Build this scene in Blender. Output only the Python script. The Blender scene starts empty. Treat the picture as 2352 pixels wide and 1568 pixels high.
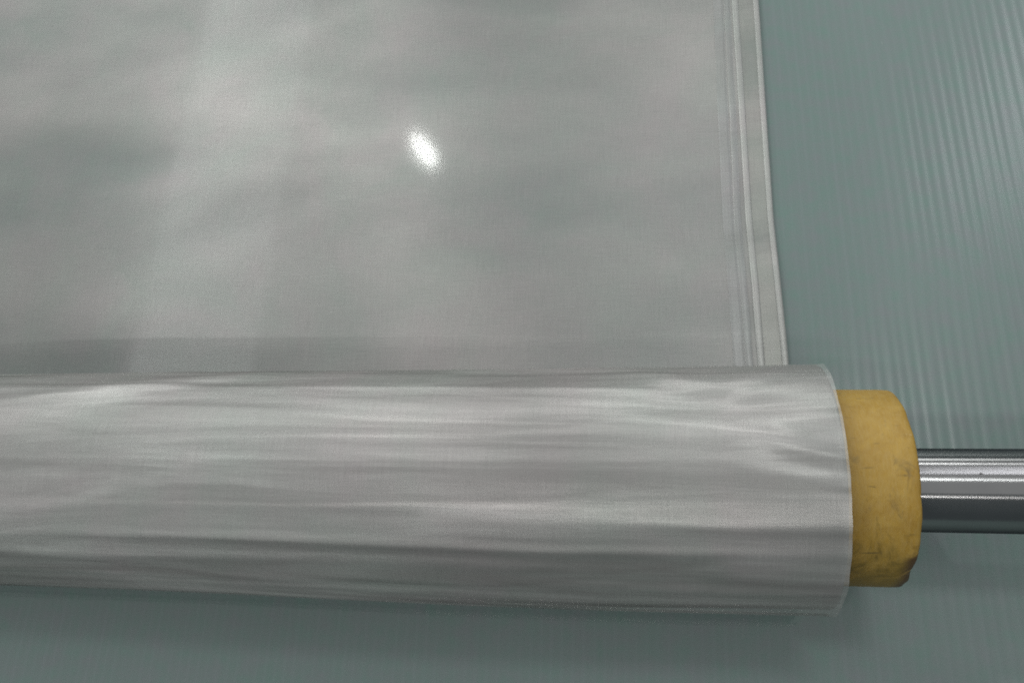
import bpy, math
import numpy as np
from mathutils import Matrix

scene = bpy.context.scene
COL = scene.collection

# ---------------------------------------------------------------- camera
# world: x along the roll (right), y away from the viewer, z up, table top at z = 0
RAD = 0.0625            # radius of the wound mesh
AXZ = 0.0633            # height of the roll's axis over the table
cam_data = bpy.data.cameras.new('camera')
cam = bpy.data.objects.new('camera', cam_data)
COL.objects.link(cam)
cam_data.sensor_fit = 'HORIZONTAL'
cam_data.sensor_width = 36.0
cam_data.lens = 36.0 * 1900.0 / 2352.0
cam_data.clip_start = 0.01
cam_data.clip_end = 50.0
r = np.array([[0.98693861, 0.04260049, -0.15536211],
              [-0.01628027, -0.93308977, -0.35927488],
              [-0.16027208, 0.35711159, -0.92020877]])      # world -> (right, down, forward)
right, down, fwd = r
m = Matrix.Identity(4)
for i in range(3):
    m[i][0] = right[i]; m[i][1] = -down[i]; m[i][2] = -fwd[i]
m[0][3], m[1][3], m[2][3] = 0.0, -0.09, 0.445 + AXZ
cam.matrix_world = m
scene.camera = cam

# ---------------------------------------------------------------- world, lamps, exposure
world = bpy.data.worlds.new('World')
scene.world = world
world.use_nodes = True
bg = world.node_tree.nodes['Background']
bg.inputs[0].default_value = (0.80, 0.95, 1.0, 1)
bg.inputs[1].default_value = 0.11

def area_lamp(name, loc, target, sx, sy, radiance, color, shape='RECTANGLE', roll=0.0):
    d = bpy.data.lights.new(name, 'AREA')
    d.shape = shape
    d.size, d.size_y = sx, sy
    a = sx * sy * (math.pi / 4 if shape in {'DISK', 'ELLIPSE'} else 1)
    d.energy = radiance * math.pi * a
    d.color = color
    o = bpy.data.objects.new(name, d)
    COL.objects.link(o)
    from mathutils import Vector
    q = (Vector(target) - Vector(loc)).to_track_quat('-Z', 'Y')
    o.matrix_world = Matrix.Translation(loc) @ q.to_matrix().to_4x4() @ Matrix.Rotation(roll, 4, 'Z')
    return o

# pale ceiling of the work hall, two compact lamps beyond the table, a lamp behind the viewer
area_lamp('ceiling_glow', (0.0, 4.0, 2.5), (0.0, 4.0, 0.0), 7.0, 9.8, 0.40, (1.0, 0.985, 0.97))
area_lamp('ceiling_lamp_or_fill', (-0.64, 1.30, 1.5), (-0.1, 0.15, 0.0), 0.048, 0.110, 320.0, (0.98, 1.0, 0.96), 'ELLIPSE', math.radians(12))
area_lamp('ceiling_lamp_or_fill', (1.27, 1.55, 1.5), (0.3, 0.2, 0.0), 0.16, 1.1, 8.0, (0.95, 0.95, 1.0), 'RECTANGLE')
area_lamp('ceiling_lamp_or_fill', (-0.10, -0.74, 1.5), (0.0, 0.1, 0.0), 1.00, 0.05, 26.0, (1.0, 0.98, 0.95), 'RECTANGLE')

area_lamp('ceiling_lamp_or_fill', (-1.85, 2.0, 2.45), (-1.85, 2.0, 0.0), 0.55, 3.2, 4.2, (0.93, 1.0, 0.97), 'RECTANGLE')  # added light, gives the sheet its pale column on the left
area_lamp('ceiling_lamp_or_fill', (0.28, 3.0, 1.55), (0.05, 0.0, 0.0), 0.85, 0.22, 22.0, (0.98, 1.0, 0.98), 'RECTANGLE')  # added light for the bright fan on the roll's right end
area_lamp('ceiling_lamp_or_fill', (-2.60, 3.0, 1.55), (-0.3, 0.0, 0.0), 1.2, 0.22, 17.0, (0.96, 1.0, 0.97), 'RECTANGLE')  # added light for the bright sweep on the roll's left
area_lamp('added_fill', (-0.4, 4.0, 0.80), (-0.2, 0.0, 0.05), 4.0, 0.5, 3.6, (0.97, 1.0, 0.97), 'RECTANGLE')  # unseen fill added to brighten the top far edge of the roll
area_lamp('added_fill', (-1.75, -1.8, 1.7), (-0.3, 0.0, 0.0), 2.3, 2.2, 1.2, (0.96, 1.0, 0.98), 'RECTANGLE')  # unseen fill added to lift the lower left of the roll
area_lamp('ceiling_lamp_or_fill', (0.25, 0.46, 1.5), (0.1, 0.1, 0.0), 0.40, 0.04, 60.0, (0.97, 1.0, 0.98), 'RECTANGLE')

scene.view_settings.view_transform = 'Standard'
scene.view_settings.look = 'None'
scene.view_settings.exposure = -0.22
scene.view_settings.gamma = 1.0
scene.view_settings.use_curve_mapping = False
scene.render.engine = 'CYCLES'
scene.cycles.max_bounces = 10
scene.cycles.transparent_max_bounces = 12
scene.cycles.sample_clamp_indirect = 4.0
scene.cycles.sample_clamp_direct = 9.0
scene.cycles.caustics_reflective = False
scene.cycles.filter_width = 1.8
scene.cycles.use_denoising = False
scene.cycles.use_light_tree = False
scene.cycles.use_adaptive_sampling = False

# ---------------------------------------------------------------- node helpers
class NT:
    def __init__(s, name):
        s.m = bpy.data.materials.new(name)
        s.m.use_nodes = True
        s.t = s.m.node_tree
        s.t.nodes.clear()
        s.out = s.t.nodes.new('ShaderNodeOutputMaterial')
    def n(s, kind, **kw):
        nd = s.t.nodes.new('ShaderNode' + kind)
        for k, v in kw.items():
            setattr(nd, k, v)
        return nd
    def link(s, a, b):
        s.t.links.new(a, b)
    def put(s, sock, v):
        if hasattr(v, 'is_output'):
            s.link(v, sock)
        else:
            sock.default_value = v
    def math(s, op, a, b=0.0, clamp=False):
        nd = s.n('Math', operation=op, use_clamp=clamp)
        s.put(nd.inputs[0], a); s.put(nd.inputs[1], b)
        return nd.outputs[0]
    def coord(s, scale=(1, 1, 1), kind='Object', loc=(0, 0, 0), rot=(0, 0, 0)):
        c = s.n('TexCoord'); mp = s.n('Mapping')
        s.link(c.outputs[kind], mp.inputs[0])
        mp.inputs['Scale'].default_value = scale
        mp.inputs['Location'].default_value = loc
        mp.inputs['Rotation'].default_value = rot
        return mp.outputs[0]
    def noise(s, vec, scale=5.0, detail=2.0, rough=0.5, dist=0.0):
        nd = s.n('TexNoise')
        s.link(vec, nd.inputs['Vector'])
        nd.inputs['Scale'].default_value = scale
        nd.inputs['Detail'].default_value = detail
        nd.inputs['Roughness'].default_value = rough
        nd.inputs['Distortion'].default_value = dist
        return nd.outputs['Fac']
    def ramp(s, fac, stops):
        nd = s.n('ValToRGB')
        s.link(fac, nd.inputs[0])
        e = nd.color_ramp.elements
        while len(e) < len(stops):
            e.new(0.5)
        for el, (p, c) in zip(e, stops):
            el.position = p
            el.color = (*c, 1) if len(c) == 3 else c
        return nd.outputs[0]
    def mixc(s, fac, a, b, mode='MIX'):
        nd = s.n('Mix', data_type='RGBA', blend_type=mode)
        s.put(nd.inputs[0], fac)
        s.put(nd.inputs[6], a if hasattr(a, 'is_output') else (*a, 1))
        s.put(nd.inputs[7], b if hasattr(b, 'is_output') else (*b, 1))
        return nd.outputs[2]
    def rng(s, v, a, b, c, d):
        nd = s.n('MapRange')
        s.link(v, nd.inputs[0])
        for i, x in enumerate((a, b, c, d)):
            nd.inputs[i + 1].default_value = x
        return nd.outputs[0]
    def bump(s, h, strength, dist, normal=None):
        nd = s.n('Bump')
        nd.inputs['Strength'].default_value = strength
        nd.inputs['Distance'].default_value = dist
        s.link(h, nd.inputs['Height'])
        if normal is not None:
            s.link(normal, nd.inputs['Normal'])
        return nd.outputs[0]
    def mixs(s, fac, a, b):
        nd = s.n('MixShader')
        s.put(nd.inputs[0], fac); s.link(a, nd.inputs[1]); s.link(b, nd.inputs[2])
        return nd.outputs[0]
    def done(s, sh):
        s.link(sh, s.out.inputs['Surface'])
        return s.m

# ---------------------------------------------------------------- materials
def mat_table():
    t = NT('ribbed_plastic')
    o = t.coord()
    blotch = t.noise(o, 6.0, 4.0, 0.6)
    fine = t.noise(o, 1100.0, 2.0, 0.7)
    col = t.mixc(blotch, (0.165, 0.226, 0.215), (0.190, 0.250, 0.240))
    col = t.mixc(t.rng(fine, 0.3, 0.7, 0.0, 0.34), col, (0.28, 0.33, 0.32))
    mott = t.noise(t.coord(loc=(3.1, 0.7, 0)), 75.0, 3.0, 0.6)
    col = t.mixc(1.0, col, t.ramp(mott, [(0.30, (1.07, 0.97, 1.02)), (0.5, (1, 1, 1)), (0.70, (0.92, 1.03, 0.98))]), 'MULTIPLY')
    # hollow twin-wall board: shallow ribs every few millimetres running away from the viewer
    sx = t.n('SeparateXYZ'); t.link(o, sx.inputs[0])
    wander = t.noise(t.coord((1.0, 0.10, 1.0)), 22.0, 2.0, 0.5)
    ph = t.math('ADD', t.math('MULTIPLY', sx.outputs[0], 2 * math.pi / 0.0062), t.math('MULTIPLY', wander, 7.0))
    rib = t.math('SINE', ph)
    uneven = t.noise(t.coord((1.0, 0.05, 1.0), loc=(0.4, 0, 0)), 60.0, 2.0, 0.6)
    webs = t.math('MULTIPLY', t.rng(rib, 0.2, 1.0, 0.0, 1.0), t.rng(uneven, 0.3, 0.7, 0.04, 0.17))
    col = t.mixc(webs, col, (0.27, 0.31, 0.33))
    scuff = t.noise(t.coord((1.0, 0.15, 1.0), rot=(0, 0, 0.7)), 260.0, 3.0, 0.6, 0.5)
    col = t.mixc(t.rng(scuff, 0.73, 0.80, 0.0, 0.5), col, (0.42, 0.45, 0.45))
    drawn = t.rng(sx.outputs[0], 0.10, 0.18, 0.0, 1.0)     # the board bulges more where nothing weighs on it
    hh = t.math('MULTIPLY', t.math('ADD', t.math('MULTIPLY', rib, 0.000045), t.math('MULTIPLY', uneven, 0.00045)), drawn)
    n1 = t.bump(hh, 1.0, 1.0)
    p = t.n('BsdfPrincipled')
    t.link(col, p.inputs['Base Color'])
    t.link(t.rng(sx.outputs[0], 0.08, 0.16, 0.06, 0.27), p.inputs['Roughness'])
    p.inputs['IOR'].default_value = 1.52
    t.link(n1, p.inputs['Normal'])
    return t.done(p.outputs[0])

def mat_mesh(name, open_area, rough=0.36, tint=(1, 1, 1), diffuse=0.42, stretch=(1.0, 2.6, 1), turn=0.45, swing=0.5, detail=5.0, tangle=0.8, weave=1.0):
    """woven steel cloth: two families of fine wires plus the open holes between them"""
    t = NT(name)
    uv = t.coord(kind='UV')
    warp = t.noise(t.coord((1, 0.03, 1), 'UV', rot=(0, 0, 0.004)), 1700.0, 2.0, 0.7, 0.3)
    weft = t.noise(t.coord((0.03, 1, 1), 'UV', rot=(0, 0, 0.004)), 1700.0, 2.0, 0.7, 0.3)
    grain = t.noise(uv, 1500.0, 2.0, 0.7)
    tone = t.noise(t.coord((1, 1, 1), 'UV', rot=(0, 0, 0.5)), 14.0, 4.0, 0.55, 0.6)
    # moire and streaks of light put into the openness as long soft drifts
    drift = t.noise(t.coord(stretch, 'UV', rot=(0, 0, turn)), 5.0, detail, 0.55, tangle)
    var = t.math('ADD', t.math('ADD', t.math('MULTIPLY', warp, 0.8), t.math('MULTIPLY', weft, 0.8)), t.math('MULTIPLY', grain, 1.4))
    var = t.rng(var, 1.0, 2.0, 0.0, 1.0)
    colw = t.mixc(var, tuple(0.55 - 0.10 * weave for _ in range(3)), tuple(0.55 + 0.10 * weave for _ in range(3)))
    colt = t.mixc(t.rng(tone, 0.3, 0.7, 0.0, 1.0), (0.90 * tint[0], 0.97 * tint[1], 0.94 * tint[2]), (1.0 * tint[0], 0.965 * tint[1], 0.985 * tint[2]))
    col = t.mixc(1.0, colw, colt, 'MULTIPLY')
    bmp = t.bump(t.math('ADD', warp, weft), 0.12 * weave, 0.0003)
    tan = t.n('Tangent', direction_type='UV_MAP')
    def glossy(rot, an):
        g = t.n('BsdfAnisotropic')
        t.link(col, g.inputs['Color'])
        g.inputs['Roughness'].default_value = rough
        g.inputs['Anisotropy'].default_value = an
        g.inputs['Rotation'].default_value = rot
        t.link(bmp, g.inputs['Normal'])
        t.link(tan.outputs[0], g.inputs['Tangent'])
        return g.outputs[0]
    a = glossy(0.0, 0.5)
    b = glossy(0.25, 0.5)
    d = t.n('BsdfDiffuse')
    t.link(col, d.inputs['Color'])
    metal = t.mixs(0.5, a, b)
    metal = t.mixs(diffuse, metal, d.outputs[0])
    tr = t.n('BsdfTransparent')
    hole = t.math('MULTIPLY', open_area, t.rng(drift, 0.25, 0.75, 1.0 + swing, 1.0 - swing))
    return t.done(t.mixs(hole, metal, tr.outputs[0]))

def mat_shaft():
    t = NT('polished_steel')
    tan = t.n('Tangent', direction_type='UV_MAP')
    lathe = t.noise(t.coord((1, 0.02, 1), 'UV'), 900.0, 2.0, 0.6)
    smear = t.noise(t.coord((8, 30, 30)), 3.0, 3.0, 0.6)
    p = t.n('BsdfPrincipled')
    p.inputs['Metallic'].default_value = 1.0
    p.inputs['Specular Tint'].default_value = (0.22, 0.22, 0.24, 1)
    t.link(t.mixc(smear, (0.34, 0.34, 0.345), (0.44, 0.44, 0.44)), p.inputs['Base Color'])
    p.inputs['Roughness'].default_value = 0.21
    p.inputs['Anisotropic'].default_value = 0.97
    t.link(tan.outputs[0], p.inputs['Tangent'])
    t.link(t.bump(lathe, 0.10, 0.0002), p.inputs['Normal'])
    return t.done(p.outputs[0])

def mat_pit():
    t = NT('nick_dirt')
    p = t.n('BsdfPrincipled')
    t.link(t.mixc(t.noise(t.coord(), 800.0), (0.03, 0.03, 0.03), (0.09, 0.08, 0.07)), p.inputs['Base Color'])
    p.inputs['Roughness'].default_value = 0.7
    return t.done(p.outputs[0])

def mat_core():
    t = NT('kraft_cardboard')
    o = t.coord()
    blotch = t.noise(o, 60.0, 6.0, 0.7, 0.6)
    fibre = t.noise(t.coord((1, 0.25, 0.25), rot=(0.3, 0.2, 0.1)), 900.0, 3.0, 0.7)
    col = t.mixc(t.rng(blotch, 0.3, 0.7, 0, 1), (0.345, 0.188, 0.018), (0.495, 0.312, 0.055))
    col = t.mixc(t.rng(fibre, 0.35, 0.7, 0.0, 0.5), col, (0.48, 0.33, 0.11))
    # greasy grey smears and dark scuffs
    sm = t.noise(t.coord((1.2, 0.6, 1.0), loc=(0.31, 0.2, 0.1)), 55.0, 4.0, 0.7, 1.2)
    col = t.mixc(t.rng(sm, 0.57, 0.74, 0.0, 0.8), col, (0.13, 0.095, 0.04))
    fl = t.noise(t.coord((0.5, 1, 1)), 260.0, 2.0, 0.5)
    col = t.mixc(t.rng(fl, 0.72, 0.80, 0.0, 0.8), col, (0.62, 0.52, 0.36))
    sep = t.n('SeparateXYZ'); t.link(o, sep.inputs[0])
    # shade painted into the colour low on the near side, fraying out with noise
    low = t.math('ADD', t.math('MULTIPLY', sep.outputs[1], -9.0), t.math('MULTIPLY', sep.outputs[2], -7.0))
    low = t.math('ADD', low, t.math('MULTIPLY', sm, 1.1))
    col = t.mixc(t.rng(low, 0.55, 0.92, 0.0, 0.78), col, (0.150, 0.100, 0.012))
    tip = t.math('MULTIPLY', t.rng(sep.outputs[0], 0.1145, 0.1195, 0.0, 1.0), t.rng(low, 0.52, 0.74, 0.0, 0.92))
    scr = t.noise(t.coord((0.16, 1.0, 1.0), loc=(0.7, 0.3, 0.9), rot=(0.2, 0.25, 0.35)), 420.0, 2.0, 0.5, 0.3)
    col = t.mixc(t.math('MULTIPLY', t.rng(scr, 0.66, 0.74, 0.0, 0.7), t.rng(blotch, 0.40, 0.55, 0.0, 1.0)), col, (0.13, 0.09, 0.03))
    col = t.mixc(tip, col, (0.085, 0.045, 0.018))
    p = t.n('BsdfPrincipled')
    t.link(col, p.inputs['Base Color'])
    p.inputs['Roughness'].default_value = 0.55
    h = t.math('ADD', t.math('MULTIPLY', blotch, 0.6), t.math('MULTIPLY', fibre, 0.25))
    t.link(t.bump(h, 0.5, 0.0012), p.inputs['Normal'])
    return t.done(p.outputs[0])

M_TABLE = mat_table()
M_SHEET = mat_mesh('steel_mesh_cloth', 0.45, 0.41, (0.93, 0.885, 0.86), 0.46, (0.8, 1.7, 1), 0.5, 0.55, 2.5, 0.25, 1.0)
M_HEM = mat_mesh('steel_mesh_hem', 0.45, 0.40, (0.92, 0.89, 0.84), 0.46)
M_CORD = mat_mesh('steel_mesh_edge', 0.30, 0.40, (1.0, 0.98, 0.95), 0.55)
M_PLEAT = mat_mesh('steel_mesh_pleat', 0.62, 0.36, (1.0, 1.0, 0.99), 0.6)
M_ROLL = mat_mesh('steel_mesh_layers', 0.0, 0.40, (0.62, 0.60, 0.585), 0.5, weave=0.5)
M_WRAP = mat_mesh('steel_mesh_outer', 0.46, 0.37, (0.98, 0.95, 0.925), 0.48, (1.1, 11.0, 1), 0.012, 0.98, 3.0, 0.6, 1.0)
M_SHAFT = mat_shaft()
M_PIT = mat_pit()
M_CORE = mat_core()

# ---------------------------------------------------------------- mesh helpers
def grid_object(name, P, mat, parent=None, uv=None, close_v=False):
    """P: (nu, nv, 3) points; quads between them; uv: (nu, nv, 2)"""
    nu, nv, _ = P.shape
    iu = np.arange(nu - 1)[:, None]
    iv = np.arange(nv if close_v else nv - 1)[None, :]
    jv = (iv + 1) % nv
    q = np.stack([iu * nv + iv, (iu + 1) * nv + iv, (iu + 1) * nv + jv, iu * nv + jv], -1).reshape(-1, 4)
    me = bpy.data.meshes.new(name)
    me.vertices.add(nu * nv)
    me.vertices.foreach_set('co', P.reshape(-1).astype(np.float32))
    me.loops.add(q.size)
    me.loops.foreach_set('vertex_index', q.reshape(-1).astype(np.int32))
    me.polygons.add(len(q))
    me.polygons.foreach_set('loop_start', np.arange(0, q.size, 4, dtype=np.int32))
    me.polygons.foreach_set('use_smooth', np.ones(len(q), bool))
    if uv is not None:
        lay = me.uv_layers.new(name='UVMap')
        lay.data.foreach_set('uv', uv.reshape(-1, 2)[q.reshape(-1)].reshape(-1).astype(np.float32))
    me.update(calc_edges=True)
    me.validate()
    me.materials.append(mat)
    o = bpy.data.objects.new(name, me)
    COL.objects.link(o)
    if parent is not None:
        o.parent = parent
    return o

def empty(name, loc):
    o = bpy.data.objects.new(name, None)
    o.empty_display_size = 0.05
    o.location = loc
    COL.objects.link(o)
    return o

def tag(o, label=None, cat=None, kind=None):
    if label: o['label'] = label
    if cat: o['category'] = cat
    if kind: o['kind'] = kind

rs = np.random.RandomState(7)
def smooth_noise(x, y, fx, fy, seed, octaves=3, gain=0.5):
    """value noise over two coordinates, about -1..1"""
    tot = np.zeros(np.broadcast(x, y).shape); amp = 1.0; s = 0.0
    rr = np.random.RandomState(seed)
    for k in range(octaves):
        tab = rr.uniform(-1, 1, (256, 256))
        u = x * fx * 2 ** k + 97.3; v = y * fy * 2 ** k + 61.7
        iu = np.floor(u).astype(int); iv = np.floor(v).astype(int)
        a = u - iu; b = v - iv
        a = a * a * a * (a * (a * 6 - 15) + 10); b = b * b * b * (b * (b * 6 - 15) + 10)
        g = lambda p, q: tab[p % 256, q % 256]
        tot += amp * ((g(iu, iv) * (1 - a) + g(iu + 1, iv) * a) * (1 - b) + (g(iu, iv + 1) * (1 - a) + g(iu + 1, iv + 1) * a) * b)
        s += amp; amp *= gain
    return tot / s

def gauss(d, w):
    return np.exp(-(d / w) ** 2)

# ---------------------------------------------------------------- table
def build_table():
    x0, x1, y0, y1, th = -1.35, 1.05, -0.55, 1.15, 0.025
    r_ = 0.004
    prof = [(0, 0, -th), (0, 0, -r_), (r_, r_, 0.0)]
    vs, fs = [], []
    for ins, _, z in prof:
        vs += [(x0 + ins, y0 + ins, z), (x1 - ins, y0 + ins, z), (x1 - ins, y1 - ins, z), (x0 + ins, y1 - ins, z)]
    for k in range(2):
        for i in range(4):
            j = (i + 1) % 4
            fs.append((k * 4 + i, k * 4 + j, k * 4 + 4 + j, k * 4 + 4 + i))
    fs.append((8, 9, 10, 11)); fs.append((3, 2, 1, 0))
    me = bpy.data.meshes.new('table_top')
    me.from_pydata(vs, [], fs)
    me.materials.append(M_TABLE)
    o = bpy.data.objects.new('table_top', me)
    COL.objects.link(o)
    tag(o, 'smooth teal grey table top under the roll of mesh', None, 'structure')
build_table()

# ---------------------------------------------------------------- the roll of wire mesh
X_LEFT, X_END, X_EDGE = -0.86, 0.0885, 0.0868
roll = empty('wire_mesh_roll', (0, 0, 0))
tag(roll, 'roll of fine silver wire mesh, its loose sheet spread over the table behind', 'mesh roll')

def ridge(X, T, pts, w, amp, fade):
    """a crease that follows the path pts = [(x, degrees)...] along the roll"""
    px = np.array([p[0] for p in pts]); pt = np.array([p[1] for p in pts])
    path = np.interp(X, px, pt)
    env = 1 / (1 + np.exp(-(X - px[0]) / fade)) / (1 + np.exp((X - px[-1]) / fade))
    return amp * env * gauss(T - path, w)

def roll_relief(X, T):
    """radial offset of the outermost layer; X in metres, T in degrees (0 = far side, 90 = top)"""
    S = np.radians(T) * RAD
    d = 0.00038 * smooth_noise(X, S, 4.0, 75.0, 3, 2, 0.5)
    d += 0.0007 * smooth_noise(X, S, 2.2, 24.0, 11, 2, 0.5)
    d += 0.00012 * smooth_noise(X, S, 26.0, 60.0, 17, 2, 0.5) / (1 + np.exp(-(X - 0.035) / 0.012))
    d += 0.00007 * smooth_noise(X, S, 5.0, 260.0, 5, 2, 0.5)
    # long crease just over the crest and smaller ones below it
    d += ridge(X, T, [(-0.60, 47), (-0.364, 48.4), (-0.155, 51.1), (0.003, 54.0)], 2.2, 0.00050, 0.03)
    d += ridge(X, T, [(-0.36, 60), (-0.20, 66), (-0.10, 72), (-0.05, 73)], 3.0, 0.00035, 0.03)
    d += ridge(X, T, [(-0.30, 84), (-0.16, 82.5), (-0.04, 84)], 2.0, 0.00025, 0.02)
    d += ridge(X, T, [(-0.30, 112), (-0.167, 112.8), (-0.09, 110)], 4.0, 0.0007, 0.03)
    d += ridge(X, T, [(-0.24, 128), (-0.113, 130.4), (-0.04, 132), (0.05, 131)], 3.0, 0.0009, 0.03)
    d += ridge(X, T, [(-0.55, 138), (-0.30, 140), (-0.12, 139), (0.0, 142)], 3.5, 0.0004, 0.03)
    d += ridge(X, T, [(-0.02, 118), (0.04, 120), (0.09, 119)], 3.5, 0.0006, 0.02)
    d += ridge(X, T, [(-0.02, 150), (0.04, 152), (0.09, 151)], 3.0, 0.0008, 0.02)
    d += ridge(X, T, [(-0.50, 150), (-0.223, 153.6), (-0.13, 150), (-0.06, 151)], 3.5, 0.0007, 0.03)
    d += ridge(X, T, [(-0.40, 160), (-0.153, 158), (-0.03, 163)], 3.0, 0.0006, 0.03)
    d += ridge(X, T, [(-0.60, 170), (-0.30, 171), (-0.10, 173)], 4.0, 0.0007, 0.03)
    # buckle near the end of the roll: a shallow saddle between two swept creases
    d += ridge(X, T, [(-0.030, 26), (0.003, 38), (0.024, 49), (0.046, 43), (0.075, 26)], 8.0, 0.0005, 0.010)
    d += ridge(X, T, [(0.018, 70), (0.033, 64.9), (0.055, 53.6), (0.088, 44)], 6.0, 0.0005, 0.012)
    d -= 0.0038 * gauss(X - 0.036, 0.042) * gauss(T - 62, 15)
    d += ridge(X, T, [(-0.035, 30), (0.0, 40), (0.036, 51), (0.060, 42), (0.085, 30)], 5.0, 0.0006, 0.014)
    d -= 0.0022 * gauss(X + 0.335, 0.05) * gauss(T - 64, 13)
    d += ridge(X, T, [(0.030, 76), (0.052, 80), (0.09, 92)], 5.0, 0.0010, 0.008)
    d += ridge(X, T, [(0.035, 92), (0.06, 96), (0.09, 104)], 5.0, 0.0006, 0.008)
    # second buckle towards the far left
    d += ridge(X, T, [(-0.36, 60), (-0.30, 52), (-0.25, 44), (-0.20, 33)], 6.0, 0.0018, 0.012)
    d += ridge(X, T, [(-0.44, 42), (-0.36, 37), (-0.26, 28)], 5.0, 0.0009, 0.012)
    # slack belly on the near side
    d += 0.0030 * gauss(X + 0.06, 0.17) * gauss(T - 172, 34)
    # wound tight along the crest and the belly line, so the outline stays straight
    return d

def build_roll():
    nx, nt = 620, 560
    xs = np.linspace(X_LEFT, X_END, nx)
    # the wound pack (opaque: dozens of layers) as one closed ring with a stepped end
    ts = np.linspace(0, 360, nt, endpoint=False)
    X, T = np.meshgrid(xs, ts, indexing='ij')
    d = roll_relief(X, T)
    down = gauss((T - 270 + 180) % 360 - 180, 32)
    Rr = RAD - 0.0007 + d * 0.92 * (1 - down)
    slack = 1 / (1 + np.exp(-(X - 0.02) / 0.02))
    Rr = Rr - 0.0065 * slack * gauss(T - 196, 17)
    rim = np.clip((X - (X_END - 0.0012)) / 0.0012, 0, 1)
    Rr = Rr - 0.0006 * rim ** 2
    XX = X - 0.0012
    # end face: layers stepping inwards in a slightly ragged telescope
    def face(xend, sgn):
        rows = []
        for k in range(26):
            f = k / 25.0
            rr_ = (RAD - 0.0016) * (1 - f) + 0.0502 * f
            off = 0.0006 * math.sin(k * 2.1) + 0.0004 * math.sin(k * 5.3)
            rows.append(np.stack([np.full(nt, xend - sgn * (0.0015 + off)), rr_ * np.cos(np.radians(ts)), AXZ + rr_ * np.sin(np.radians(ts))], -1))
        return rows
    body = np.stack([XX, Rr * np.cos(np.radians(T)), AXZ + Rr * np.sin(np.radians(T))], -1)
    fr = face(X_END, 1); fl = face(X_LEFT, -1)
    P = np.concatenate([np.array(fl[::-1]), body, np.array(fr)], 0)
    uu = np.concatenate([np.full((26, nt), X_LEFT) + np.linspace(-0.012, 0, 26)[:, None], X, np.full((26, nt), X_END) + np.linspace(0, 0.012, 26)[:, None]], 0)
    vv = np.broadcast_to(np.radians(ts)[None, :] * RAD, uu.shape)
    grid_object('wound_layers', P, M_ROLL, roll, np.stack([uu, vv], -1), close_v=True)
    # the outermost turn, see-through, hanging a hair off the pack
    ts2 = np.linspace(-90, 193, 520)
    X, T = np.meshgrid(xs, ts2, indexing='ij')
    d = roll_relief(X, T)
    lo = 1 / (1 + np.exp((T + 62) / 8.0))
    Rr = RAD + d * (1 - lo) + 0.0006 * gauss(T - 150, 40)
    flare = np.clip((X - (X_END - 0.004)) / 0.004, 0, 1)
    Rr = Rr + 0.00035 * flare ** 2
    ragged = 0.0005 * smooth_noise(X, np.radians(T), 1.0, 6.0, 21, 2) * np.clip((X - X_END + 0.02) / 0.02, 0, 1)
    P = np.stack([X + ragged, Rr * np.cos(np.radians(T)), AXZ + Rr * np.sin(np.radians(T))], -1)
    turn = grid_object('outer_turn', P, M_WRAP, roll, np.stack([X, np.radians(T) * RAD], -1))
    # the cut end of the mesh, a narrow bright edge along the underside
    A, B = np.meshgrid(xs, np.linspace(191.6, 193.6, 6), indexing='ij')
    rr = RAD + roll_relief(A, B) + 0.0006 * gauss(B - 150, 40) + 0.00015
    grid_object('free_end', np.stack([A, rr * np.cos(np.radians(B)), AXZ + rr * np.sin(np.radians(B))], -1), M_CORD, turn, np.stack([A, np.radians(B) * RAD], -1))
build_roll()

def sheet_height(X, Y):
    h = 0.0009 + 0.0007 * smooth_noise(X, Y, 9.0, 9.0, 31, 3, 0.5)
    # broad slack waves that fan out across the sheet
    u = X * math.cos(0.5) + Y * math.sin(0.5)
    v = -X * math.sin(0.5) + Y * math.cos(0.5)
    h += 0.0010 * smooth_noise(u, v, 3.2, 13.0, 41, 2, 0.5)
    # hollow on the left with its lip running away from the viewer
    lip = np.interp(Y, [0.06, 0.12, 0.234, 0.294, 0.338, 0.42, 0.6], [-0.36, -0.36, -0.36, -0.355, -0.345, -0.31, -0.28]) + 0.012 * smooth_noise(Y, 0 * Y, 9.0, 1.0, 77, 2)
    q = X - lip
    h += 0.010 * np.where(q < 0, np.exp(-(q / 0.13) ** 2), np.exp(-(np.maximum(q, 0) / 0.26) ** 2))
    h = h * np.clip((Y - 0.01) / 0.10, 0, 1) ** 1.5 + 0.0006
    return np.maximum(h, 0.0004)

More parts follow.
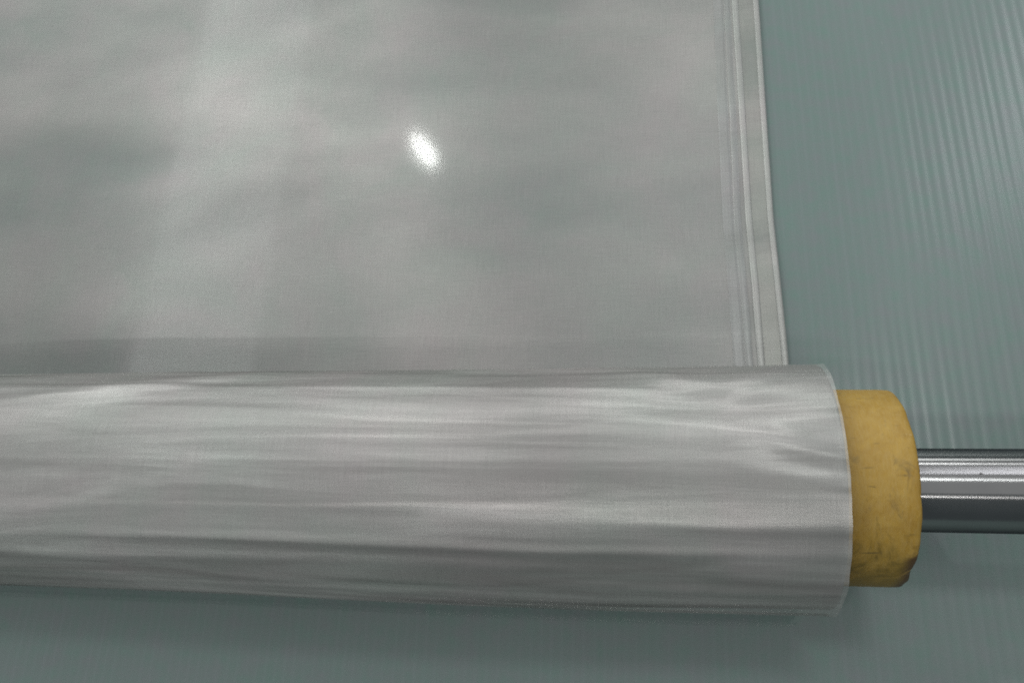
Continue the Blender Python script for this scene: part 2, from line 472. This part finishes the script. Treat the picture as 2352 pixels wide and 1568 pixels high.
def build_sheet():
    hem = 0.0172
    xs = np.concatenate([np.linspace(X_LEFT, -0.0, 330), np.linspace(-0.0, 1, 90)[1:] * (X_EDGE - hem)])
    ys = np.concatenate([np.linspace(-0.002, 0.2, 180), np.linspace(0.2, 1.05, 240)[1:]])
    def edge_shift(Y):
        return np.interp(Y, [0, 0.09, 0.19, 0.376, 1.0], [0.0016, 0.0006, -0.0016, 0.0, 0.003])
    X, Y = np.meshgrid(xs, ys, indexing='ij')
    Xs = X + edge_shift(Y) * np.clip((X + 0.2) / 0.28, 0, 1)
    Z = sheet_height(X, Y)
    dl = (X_EDGE - hem) - X
    Z = Z + 0.00045 * gauss(dl - 0.0065, 0.0016) + 0.0003 * gauss(dl - 0.011, 0.0015)
    o = grid_object('unrolled_sheet', np.stack([Xs, Y, Z], -1), M_SHEET, roll, np.stack([X, Y], -1))
    # doubled selvedge along the right edge, with a bead on either side
    hx = np.linspace(-0.0012, hem, 44)
    D, Y = np.meshgrid(hx, ys, indexing='ij')
    X = X_EDGE - hem + D
    Xs = X + edge_shift(Y)
    Z = sheet_height(X, Y) + 0.00035
    band = grid_object('selvedge', np.stack([Xs, Y, Z], -1), M_HEM, roll, np.stack([X, Y], -1))
    # tightly woven cords that border the band, and two fainter pleats beside it
    for (c, w, hh) in ((hem - 0.0021, 0.0021, 0.0008), (0.0008, 0.0023, 0.0006), (-0.0062, 0.0022, 0.0003), (-0.0125, 0.0036, 0.0003)):
        a = np.linspace(-1, 1, 9)
        A, Y = np.meshgrid(a, ys, indexing='ij')
        wob = 0.0008 * smooth_noise(Y, 0 * Y + c * 300, 10.0, 1.0, 91, 2) * (c < 0.01)
        X = X_EDGE - hem + c + A * w + wob
        Z = sheet_height(X, Y) + 0.0004 + hh * np.sqrt(np.maximum(1 - A * A, 0))
        grid_object('edge_cord', np.stack([X + edge_shift(Y), Y, Z], -1), M_CORD, band, np.stack([X, Y], -1)) if c > -0.001 else grid_object('edge_pleat', np.stack([X + edge_shift(Y), Y, Z], -1), M_PLEAT, band, np.stack([X, Y], -1))
build_sheet()

# ---------------------------------------------------------------- cardboard core
def lathe(name, prof, mat, parent=None, nt=160, wob=None):
    ts = np.linspace(0, 360, nt, endpoint=False)
    prof = np.array(prof)
    Xp = prof[:, 0][:, None] + np.zeros(nt)[None, :]
    Rp = prof[:, 1][:, None] + np.zeros(nt)[None, :]
    T = np.broadcast_to(ts[None, :], Xp.shape)
    if wob is not None:
        Xp, Rp = wob(Xp, Rp, T)
    P = np.stack([Xp, Rp * np.cos(np.radians(T)), Rp * np.sin(np.radians(T))], -1)
    s = np.cumsum(np.r_[0, np.hypot(np.diff(prof[:, 0]), np.diff(prof[:, 1]))])
    U = np.broadcast_to(s[:, None], Xp.shape)
    o = grid_object(name, P, mat, parent, np.stack([U, np.radians(T) * 0.02], -1), close_v=True)
    return o

CORE_R, CORE_END = 0.0494, 0.1222
def build_core():
    xl = X_LEFT - 0.034
    prof = [(xl, 0.0385), (xl, CORE_R - 0.0012), (xl + 0.0012, CORE_R)]
    prof += [(x, CORE_R) for x in np.linspace(xl + 0.01, X_END - 0.01, 12)]
    prof += [(x, CORE_R) for x in np.linspace(X_END - 0.005, CORE_END - 0.0035, 30)]
    prof += [(CORE_END - 0.0016, CORE_R - 0.0001), (CORE_END - 0.0007, CORE_R - 0.0005), (CORE_END - 0.0002, CORE_R - 0.0010),
             (CORE_END, CORE_R - 0.0018), (CORE_END, 0.0430), (CORE_END, 0.0385), (CORE_END - 0.02, 0.0385), (xl, 0.0385)]
    def wob(X, R, T):
        S = np.radians(T) * CORE_R
        near = np.clip((X - (CORE_END - 0.006)) / 0.006, 0, 1)
        n = smooth_noise(X, S, 60, 90, 51, 2)
        dent = gauss(T - 158, 7) * near
        R2 = R + (0.00016 * smooth_noise(X, S, 40, 45, 52, 2) - 0.0007 * near * np.maximum(n, 0) - 0.0014 * dent) * (R > 0.045)
        X2 = X + near * (0.0004 * smooth_noise(0 * X, S, 1, 110, 53, 2) - 0.0006 * dent)
        fac = np.radians((T + 7) % 22.5 - 11.25)
        R2 = R2 - near * CORE_R * 0.5 * (1 / np.cos(math.radians(11.25)) - 1 / np.cos(fac)) * -1.0 * (R > 0.045) - near * 0.0006 * (R > 0.045)
        seam = ((X - 0.092) / 0.055 * 360 + 40 - T) % 360
        R2 = R2 - 0.00035 * gauss(np.minimum(seam, 360 - seam), 2.2) * (R > 0.045)
        return X2, R2
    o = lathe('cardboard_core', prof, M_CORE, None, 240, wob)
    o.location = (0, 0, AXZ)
    tag(o, 'tan cardboard core tube sticking out of the end of the mesh roll', 'core tube')
build_core()

# ---------------------------------------------------------------- steel shaft
def build_shaft():
    r0 = 0.0209
    xl, xr = -1.10, 0.62
    prof = [(xl, 0.0005), (xl, r0 - 0.0015), (xl + 0.0015, r0)]
    prof += [(x, r0) for x in np.linspace(xl + 0.02, xr - 0.02, 40)]
    prof += [(xr - 0.0015, r0), (xr, r0 - 0.0015), (xr, 0.0005)]
    o = lathe('steel_shaft', prof, M_SHAFT, None, 128)
    o.location = (0, -0.0016, AXZ)
    tag(o, 'polished steel shaft running through the cardboard core', 'shaft')
    # two little nicks in the polish
    for (x, deg, ln) in ((0.1262, 84.0, 0.0012), (0.158, 78.5, 0.0011)):
        n = 10; vs = [(0, 0, 0.00003)]
        for i in range(n):
            a = 2 * math.pi * i / n
            rr_ = ln * 0.5 * (1 + 0.3 * math.sin(3 * a + x * 99))
            vs.append((1.3 * rr_ * math.cos(a), 0.7 * rr_ * math.sin(a), 0.00012))
        fs = [(0, i + 1, (i + 1) % n + 1) for i in range(n)]
        me = bpy.data.meshes.new('nick')
        me.from_pydata(vs, [], fs); me.materials.append(M_PIT)
        k = bpy.data.objects.new('nick', me); COL.objects.link(k); k.parent = o
        a = math.radians(deg)
        k.location = (x, r0 * math.cos(a), r0 * math.sin(a))
        k.rotation_euler = (a - math.pi / 2, 0, 0)
build_shaft()
